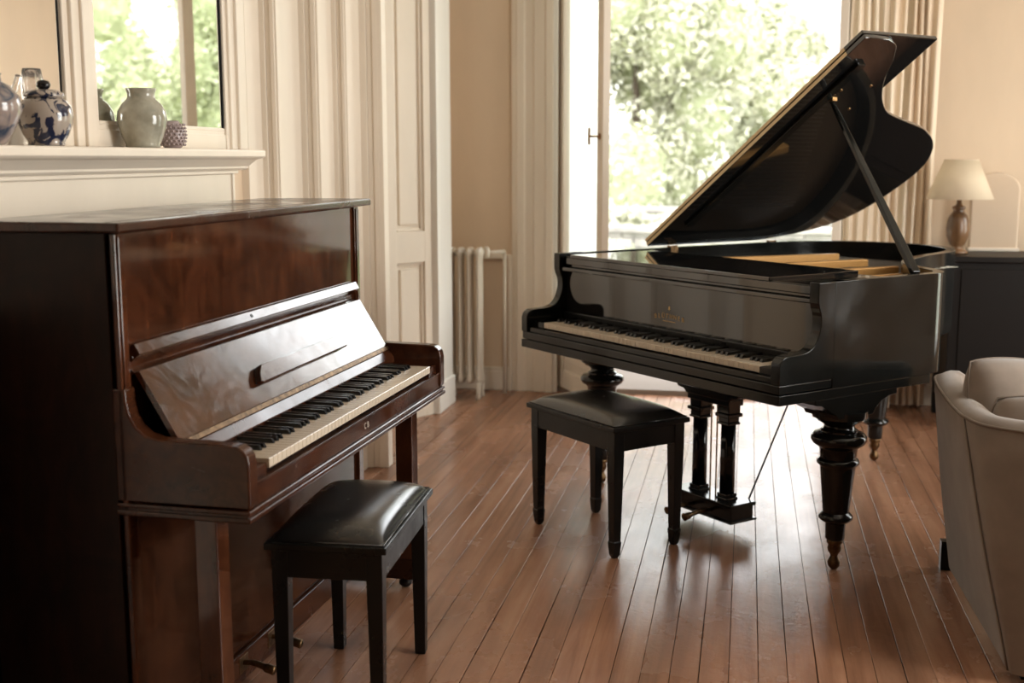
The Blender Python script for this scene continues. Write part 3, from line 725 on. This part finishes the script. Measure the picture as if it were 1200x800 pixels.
# legs
prof = [(.012, 0.0), (.03, .0)]
def leg_parts(t, x, v, top):
    cas = obj('castor', lathe([(.010, .002), (.019, .012), (.022, .026), (.016, .040), (.012, .048), (.015, .056), (.022, .066), (.024, .078), (.021, .088), (.027, .096), (.027, .110), (0, .110)], 20, c=(x, v)), 'brass_dark', t, smooth=True)
    P_ = [(.030, .108), (.033, .112), (.034, .160), (.034, .166), (.046, .172), (.057, .181), (.058, .189), (.052, .197), (.044, .205), (.045, .215), (.058, .350), (.059, .362), (.062, .368), (.070, .374), (.071, .382), (.066, .390), (.060, .394), (.063, .425), (.070, .434), (.086, .444), (.093, .456), (.092, .468), (.084, .478), (.062, .484), (.062, .490), (.052, .496), (.050, .506), (.060, .516), (.074, .522), (.078, .530), (.090, .534), (.092, .542), (.092, top)]
    lg = obj('leg', lathe(P_, 32, c=(x, v)), 'lacquer', t, smooth=True); autosmooth(lg, 50)
for (u, v) in ((.075, .366), (W-.075, .366), (1.00, 1.66)):
    leg_parts(G, -u, v, .56 if v < 1 else .66)
for x0, x1 in ((-.15, -.004), (-W+.004, -W+.15)):
    pr_b = [(.17, .623), (.17, .604), (.20, .600), (.24, .575), (.27, .560), (.28, .545), (.45, .545), (.462, .565), (.49, .587), (.53, .600), (.565, .603), (.565, .623)]
    obj('leg_bracket', prism(pr_b, x0, x1, 'x'), 'lacquer', G, bevel=.003)
    s_ = 1 if x0 < -1 else -1
    xa = x1 if x0 < -1 else x0
    pr_c = [(xa-.01*s_, .623), (xa+.16*s_, .623), (xa+.16*s_, .612), (xa+.11*s_, .606), (xa+.07*s_, .592), (xa+.05*s_, .585), (xa+.03*s_, .565), (xa-.01*s_, .555)]
    obj('leg_bracket', prism(pr_c, .29, .44, 'y'), 'lacquer', G, bevel=.003)
# lyre
LU = .695; ly = obj('pedal_lyre', B((-LU-.165, -LU+.165, .315, .43, .05, .105)), 'lacquer', G, bevel=.004)
obj('lyre_moulding', B((-LU-.175, -LU+.175, .305, .44, .047, .056), (-LU-.172, -LU+.172, .308, .437, .103, .118)), 'lacquer', ly, bevel=.003)
for sx in (-.078, .078):
    x = -LU+sx
    obj('column_base', B((x-.03, x+.03, .345, .405, .112, .125), (x-.027, x+.027, .348, .402, .125, .140)), 'lacquer', ly, bevel=.003)
    bm = B((x-.031, x+.031, .344, .406, .405, .415), (x-.028, x+.028, .347, .403, .415, .435), (x-.037, x+.037, .338, .412, .435, .449), (x-.030, x+.030, .345, .405, .449, .48))
    obj('column_capital', bm, 'lacquer', ly, bevel=.003)
    bm = lathe([(.0275, .135), (.0265, .41)], 24, c=(x, .375), fn=lambda a, z: 1 + .07*math.cos(6*a))
    obj('lyre_column', bm, 'lacquer', ly, smooth=True)
pr_l = [(-LU-.20, .623), (-LU+.20, .623), (-LU+.20, .608), (-LU+.17, .606), (-LU+.165, .596), (-LU+.13, .592), (-LU+.115, .578), (-LU-.115, .578), (-LU-.13, .592), (-LU-.165, .596), (-LU-.17, .606), (-LU-.20, .608)]
obj('lyre_head', prism([(a, b-.078) for a, b in pr_l], .33, .42, 'y'), 'lacquer', ly, bevel=.003)
obj('lyre_block', B((-LU-.15, -LU+.15, .345, .405, .545, .622)), 'lacquer', ly, bevel=.003)
obj('lyre_architrave', B((-LU-.115, -LU+.115, .337, .413, .478, .501)), 'lacquer', ly, bevel=.003)
for dx in (-.016, .016): obj('pedal_rod', tube([(-LU+dx, .375, .11), (-LU+dx, .375, .50)], .0032, 6), 'brass', ly)
for dx in (.13,): obj('brace_rod', tube([(-LU+dx, .43, .10), (-LU+dx*1.2, .70, .64)], .0035, 6), 'iron', ly)
for dx in (-.05, .05):
    bm = tube(smooth_pts([(-LU+dx, .32, .075), (-LU+dx, .27, .078), (-LU+dx, .21, .070), (-LU+dx, .185, .066)], 4), [.007]*4 + [.009]*4 + [.014]*3 + [.016, .010], 10)
    obj('pedal', bm, 'brass_dark', ly, smooth=True)
# lid, hinged on the bass side
PH = math.radians(34.2)
lid_pts = [(0, .645), (1.41, .645), (1.412, .70), (1.408, .77), (1.385, .83), (1.34, .872), (1.29, .91), (1.21, .955), (1.13, 1.02), (1.055, 1.10), (.985, 1.21), (.925, 1.40), (.882, 1.54), (.81, 1.67), (.72, 1.765), (.60, 1.83), (.44, 1.835), (.25, 1.79), (.12, 1.68), (.045, 1.50), (0, 1.30)]
ls = lid_pts[:3] + smooth_pts(lid_pts[3:], 4)
lid = obj('lid', prism(ls, 0, .016, 'z'), 'lid_lacquer', G, bevel=.002); autosmooth(lid)
lid.location = (-1.44, 0, 1.012); lid.rotation_euler = (0, -PH, 0)
obj('front_flap', B((0, 1.41, .645, 1.045, .019, .035)), 'lid_lacquer', lid, bevel=.003)
for z in (.002, .0205): obj('bare_wood_edge', B((.004, 1.315, .6435, .6455, z, z+.0125)), 'rawwood', lid)
obj('lid_batten', B((.18, 1.285, .725, .765, -.016, .0)), 'lacquer', lid, bevel=.004)
obj('lid_stop', tube([(1.37, .955, .035), (1.37, .955, .048)], .018, 14), 'black_satin', lid)
for s_, v_ in ((1.12, .80), (1.01, .95), (1.154, .93)): obj('screw', tube([(s_, v_, 0), (s_, v_, -.003)], .006, 8), 'brass', lid)
for v_ in (.79, 1.40):
    obj('lid_hinge', B((-1.455, -1.43, v_-.022, v_+.022, 1.002, 1.010), (-1.432, -1.426, v_-.022, v_+.022, .965, 1.003)), 'brass_dark', G, bevel=.002)
# prop stick
sP, vP = 1.066, .797
ptop = Vector((-1.44 + sP*math.cos(PH), vP, 1.012 + sP*math.sin(PH) - .004)); pbot = Vector((-.060, .70, 1.0))
d = ptop - pbot; q = d.to_track_quat('Z', 'Y'); Lp = d.length
bm = bmesh.new(); R = []
for t_, a_, b_ in ((0, .016, .010), (.3, .015, .010), (.9, .009, .008), (1, .006, .006)):
    R.append([bm.verts.new(pbot + q @ Vector((sx*a_, sy*b_, Lp*t_))) for sx, sy in ((-1, -1), (1, -1), (1, 1), (-1, 1))])
for a_, b_ in zip(R, R[1:]):
    for k in range(4): bm.faces.new([a_[k], a_[(k+1) % 4], b_[(k+1) % 4], b_[k]])
bm.faces.new(R[0][::-1]); bm.faces.new(R[-1])
obj('lid_prop', bm, 'lacquer', G, bevel=.003)
obj('prop_socket', B((ptop.x-.02, ptop.x+.02, ptop.y-.012, ptop.y+.012, ptop.z-.004, ptop.z+.012)), 'brass', G, bevel=.002)

# ================================================================== UPRIGHT PIANO
U = thing('upright_piano', 'reddish brown mahogany upright piano with fallboard open, against the left wall', 'piano', (*UO, 0), -UA)
LY = 1.475
for y0, y1, nm in ((0, .038, 'near'), (LY-.038, LY, 'far')):
    o = obj('side_panel', B((-.645, -.317, y0, y1, .0, 1.238), (-.317, -.306, y0+.012, y1-.012 if nm == 'near' else y1-.014, .02, 1.236)), 'mah_shaded' if nm == 'near' else 'mah_z', U, bevel=.002)
    obj('front_stile', B((-.306, -.294, y0, y1, .02, 1.236), (-.294, -.290, y0+.008, y1-.008, .80, 1.23)), 'mah_z', U, bevel=.003)
obj('back_frame', B((-.64, -.615, .038, LY-.038, 0, 1.2)), 'mah_dark', U)
obj('lid', B((-.565, -.262, -.037, LY+.037, 1.240, 1.262)), 'mah_y', U, bevel=.005, seg=3)
obj('lid_back', B((-.655, -.567, -.037, LY+.037, 1.240, 1.261)), 'mah_y', U, bevel=.003)
obj('lid_groove', B((-.302, -.299, -.02, LY+.02, 1.2615, 1.2626)), 'mah_dark', U)
obj('upper_panel', B((-.325, -.302, .038, LY-.038, .80, 1.236)), 'mah_z', U, bevel=.002)
obj('panel_bead', B((-.304, -.292, .045, LY-.045, .958, .966)), 'mah_y', U, bevel=.003)
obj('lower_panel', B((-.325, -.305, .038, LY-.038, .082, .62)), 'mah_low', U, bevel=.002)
obj('bottom_board', B((-.33, -.292, .038, LY-.038, .0, .078)), 'mah_y', U, bevel=.003)
ap = [(-.32, .647), (-.004, .647), (-.002, .66), (-.002, .745), (-.005, .762), (-.013, .775), (-.027, .784), (-.05, .7865), (-.17, .7885), (-.215, .790), (-.243, .797), (-.266, .815), (-.281, .840), (-.288, .870), (-.289, .90), (-.32, .90)]
for y0 in (0, LY-.043):
    o = obj('arm', prism(ap, y0, y0+.043, 'y'), 'mah_y', U, bevel=.004, ang=30); autosmooth(o, 30)
obj('key_bed', B((-.32, -.006, .0, LY, .622, .645)), 'mah_y', U, bevel=.004)
obj('key_bed_moulding', B((-.32, .0, -.006, LY+.006, .617, .629), (-.32, -.001, -.004, LY+.004, .634, .644)), 'mah_y', U, bevel=.004, seg=3)
obj('key_slip', B((-.024, -.008, .043, LY-.043, .645, .692)), 'mah_y', U, bevel=.003)
obj('key_slip_cap', B((-.030, -.005, .043, LY-.043, .6925, .6975), (-.040, -.030, .043, LY-.043, .690, .703)), 'mah_y', U, bevel=.002)
for ya, yb in ((.043, .124), (1.352, LY-.043)): obj('key_block', B((-.175, -.018, ya, yb, .695, .722)), 'mah_y', U, bevel=.003)
kbu = obj('keyboard', B((-.165, -.03, .126, 1.350, .690, .707)), 'black_satin', U)
wmu = key_mesh_w('white_key', .150, kw, .021); bmu = key_mesh_b('black_key', .095)
for i, nme in enumerate(names_):
    # keys run toward the wall (-x); treble (right hand) is the far end
    o = link_obj(bpy.data.objects.new('white_key', wmu), kbu); o.location = (-.0135, .1255 + i*kw, .7300); o.rotation_euler = (0, 0, PI/2)
    # rotated 90 deg: local x -> +y, local y -> -x
    if nme in 'ACDFG' and i < 51:
        o = link_obj(bpy.data.objects.new('black_key', bmu), kbu); o.location = (-.064, .1255 + (i+1)*kw, .7295); o.rotation_euler = (0, 0, PI/2)
obj('name_board', prism([(-.162, .725), (-.162, .742), (-.188, .772), (-.20, .772), (-.20, .725)], .043, LY-.043, 'y'), 'mah_y', U, bevel=.002)
fd = Vector((-.092, 0, .154)).normalized(); fnv = Vector((fd.z, 0, -fd.x))   # along board (up-left), normal toward player
fb0 = Vector((-.186, 0, .779))
def fpt(s, n_): v = fb0 + fd*s + fnv*n_; return (v.x, v.z)
FB = obj('fallboard', prism([fpt(0, 0), fpt(.180, 0), fpt(.180, -.014), fpt(0, -.014)], .046, LY-.046, 'y'), 'mah_scr', U, bevel=.0015)
obj('fallboard_hinge', prism([fpt(-.012, .002), fpt(-.0005, .002), fpt(-.0005, -.012), fpt(-.012, -.012)], .046, LY-.046, 'y'), 'brass_dark', U)['label'] = 'dull brass hinge strip'
lipp = [fpt(.178, -.001), fpt(.186, -.012), fpt(.200, -.018), fpt(.212, -.012), fpt(.215, .022), fpt(.241, .022), fpt(.241, -.004), fpt(.222, -.030), fpt(.180, -.030)]
obj('fallboard_lip', prism([fpt(.180, -.002), fpt(.183, -.016), fpt(.196, -.020), fpt(.206, -.010), fpt(.210, .020), fpt(.236, .020), fpt(.238, .014), fpt(.222, -.028), fpt(.180, -.028)], .050, LY-.050, 'y'), 'mah_scr', U, bevel=.0015)
bm = tube([(0, 0, 0), (fnv.x*.0012, 0, fnv.z*.0012)], .0055, 12)
lk = obj('keyhole', bm, 'iron', U); q_ = fpt(.223, .0200); lk.location = (q_[0], .625, q_[1])
# folding music ledge on the fallboard
mlp = [(.485, .052), (.500, .072), (.530, .092), (1.085, .092), (1.112, .070), (1.105, .056), (1.09, .050), (.495, .046)]
bm = bmesh.new()
lo_ = [bm.verts.new((fpt(s, .0005)[0], y, fpt(s, .0005)[1])) for y, s in mlp]; hi_ = [bm.verts.new((fpt(s, .020)[0], y, fpt(s, .020)[1])) for y, s in mlp]
bm.faces.new(lo_[::-1]); bm.faces.new(hi_)
for k in range(len(mlp)): bm.faces.new([lo_[k], lo_[(k+1) % 8], hi_[(k+1) % 8], hi_[k]])
obj('music_ledge', bm, 'mah_scr', U, bevel=.003)
tx = text('gold_initials', 'C B', .024, 'silver', U, (-.0068, .736, .664), (PI/2, 0, PI/2))
# legs, toes, castors, pedals
for y0, y1, x0, x1 in ((.02, .078, -.148, -.094), (1.270, 1.328, -.108, -.052)):
    obj('leg', B((x0, x1, y0, y1, .055 if y0 > 1 else .04, .622)), 'mah_z', U, bevel=.003)
    obj('toe_block', B((-.30, x1+.012, y0-.004, y1+.004, .035, .105)), 'mah_dark', U, bevel=.004)
    cs = obj('castor', lathe([(.0, 0), (.012, .002), (.022, .012), (.022, .022), (.014, .032), (.012, .038)], 18, c=((x0+x1)/2-.01, (y0+y1)/2)), 'iron', U, smooth=True)
for y in (.52, .70):
    bm = tube(smooth_pts([(-.30, y, .05), (-.26, y, .052), (-.225, y, .042), (-.20, y, .036)], 4), [.007]*4+[.009]*4+[.013]*3+[.014, .010], 10)
    obj('pedal', bm, 'brass_dark', U, smooth=True)
    obj('pedal_plate', B((-.293, -.290, y-.025, y+.025, .025, .07)), 'brass_dark', U, bevel=.001)

# ================================================================== GARDEN
gd = obj('ground', B((-30, 40, 7.3, 70, -.75, -.6)), 'lawn'); gd['kind'] = 'structure'
struct(obj('terrace', B((-4, 4, 7.25, 12, -.16, -.03)), 'paving', bevel=.01))
def stone_wall(name, label, y, x0, x1, z1, hgt):
    t = thing(name, label, 'garden wall', (0, y, -.6))
    n = 0; z = 0.
    while z < z1 + .6 - .12 - 1e-6:
        hh = min(hgt, z1 + .6 - .12 - z); bm = bmesh.new(); x = x0 + random.uniform(-.3, 0)
        while x < x1:
            L = random.uniform(.5, .9); box(bm, x+.01, x+L-.01, -random.uniform(0, .03), .35, z+.008, z+hh-.008); x += L
        o = obj('stone_course', bm, 'stone', t, bevel=.01, seg=1); o['kind'] = 'stuff'; z += hh
    obj('coping', B((x0, x1, -.06, .41, z1+.6-.12, z1+.6)), 'stone', t, bevel=.01)
    return t
stone_wall('garden_wall', 'low pale stone garden wall nearest the window', 24, -9, 9, .03, .2)
stone_wall('garden_wall', 'second pale stone terrace wall behind the lower one', 27, -10, 10, .30, .25)
def bush(name, label, cx, cy, rx, ry, z0, z1, n, lm, seed, cat='shrub', group=None):
    rnd = random.Random(seed)
    t = thing(name, label, cat, (cx, cy, -.6), 0, group)
    zc = (z0+z1)/2 + .6; rz = (z1-z0)/2
    lobes = []
    for k in range(16):
        th = rnd.uniform(0, 2*PI); ph = rnd.uniform(-1, 1); r = rnd.uniform(.35, .72)
        lobes.append((rx*r*math.cos(th)*math.sqrt(1-ph*ph*.8), ry*r*math.sin(th)*math.sqrt(1-ph*ph*.8), zc + rz*.72*ph, rnd.uniform(.30, .5)))
    verts, faces, tone = [], [], []
    for k in range(int(n*1.35)):
        lx, ly_, lz, lr = rnd.choice(lobes)
        v = Vector((rnd.gauss(0, 1), rnd.gauss(0, 1), rnd.gauss(0, 1))).normalized()
        rr = rnd.uniform(.60, 1.12)
        c = Vector((lx + v.x*rx*lr*rr, ly_ + v.y*ry*lr*rr, lz + v.z*rz*lr*rr))
        if c.z < .05: continue
        s = rnd.uniform(.05, .13)
        nrm = (v + Vector((rnd.gauss(0, .7), rnd.gauss(0, .7), rnd.gauss(0, .7)))).normalized()
        a = nrm.orthogonal().normalized(); a.rotate(Matrix.Rotation(rnd.uniform(0, 2*PI), 3, nrm)); b = nrm.cross(a)
        i0 = len(verts)
        verts += [tuple(c - a*s), tuple(c + b*s*.5), tuple(c + a*s), tuple(c - b*s*.5)]
        faces.append((i0, i0+1, i0+2, i0+3)); tt = rnd.random(); tone += [tt]*4
    me = bpy.data.meshes.new('foliage'); me.from_pydata(verts, [], faces); me.materials.append(M[lm])
    at = me.attributes.new('tone', 'FLOAT', 'POINT'); at.data.foreach_set('value', tone)
    o = link_obj(bpy.data.objects.new('foliage', me), t); o['kind'] = 'stuff'
    bm = bmesh.new()
    for lx, ly_, lz, lr in lobes:
        bmesh.ops.create_icosphere(bm, subdivisions=2, radius=1, matrix=Matrix.Translation((lx, ly_, lz)) @ Matrix.Diagonal((rx*lr*.66, ry*lr*.66, rz*lr*.66, 1)))
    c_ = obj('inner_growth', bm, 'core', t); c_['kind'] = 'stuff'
    obj('trunk', tube([(0, 0, 0), (.05, 0, zc*.5), (0, .03, zc)], [.16, .12, .07], 8), 'bark', t)
    return t
bush('tree', 'tall pale green tree filling the left of the window view', -2.9, 31, 3.0, 1.7, -.4, 8.6, 19000, 'leaf_a', 1, 'tree', 'trees beyond the garden walls')
bush('tree', 'pale blossoming tree in the middle of the window view', -.2, 37, 2.6, 1.8, 0, 6.6, 15000, 'leaf_a', 2, 'tree', 'trees beyond the garden walls')
bush('tree', 'small rounded pale tree between the tall tree and the sky', .9, 34.3, 1.7, 1.0, -.4, 5.2, 11000, 'leaf_a', 12, 'tree', 'trees beyond the garden walls')
bush('shrub', 'rounded light green bush behind the garden walls', 2.3, 31.5, 2.0, 1.5, -.4, 3.7, 13000, 'leaf_a', 3, 'shrub', 'shrubs in the garden')
bush('shrub', 'broad green bush to the right, behind the raised lid', 6.0, 30, 1.5, 1.4, -.4, 3.2, 9000, 'leaf_b', 4, 'shrub', 'shrubs in the garden')
bush('tree', 'bright green tree seen in the left half of the right mirror panel', 12.2, 32, 2.9, 1.8, -.4, 9.0, 15000, 'leaf_b', 5, 'tree', 'trees beyond the garden walls')
bush('tree', 'leafy tree outside to the far left beyond the shutter', -10.5, 31, 3.6, 2.2, -.4, 8, 11000, 'leaf_b', 6, 'tree', 'trees beyond the garden walls')
bush('tree', 'bright green tree seen in the right half of the right mirror panel', 11.2, 38, 3.0, 2.0, -.4, 9.5, 15000, 'leaf_b', 9, 'tree', 'trees beyond the garden walls')
bush('shrub', 'low flowering bush between the two garden walls', -2.4, 25.7, 1.6, .6, -.5, .35, 5000, 'leaf_a', 7, 'shrub', 'shrubs in the garden')
bush('shrub', 'small pale bush growing in front of the nearest garden wall', -2.9, 22.6, .8, .7, -.6, -.15, 3000, 'leaf_a', 8, 'shrub', 'shrubs in the garden')
# repeats share a group phrase
for key, grp in (('piano_stool', 'piano stools'), ('curtain', 'curtains by the french window'), ('scatter_cushion', 'cushions on the sofa'), ('garden_wall', 'garden terrace walls')):
    for o in bpy.data.objects:
        if o.parent is None and 'label' in o and o.name.split('.')[0] == key: o['group'] = grp
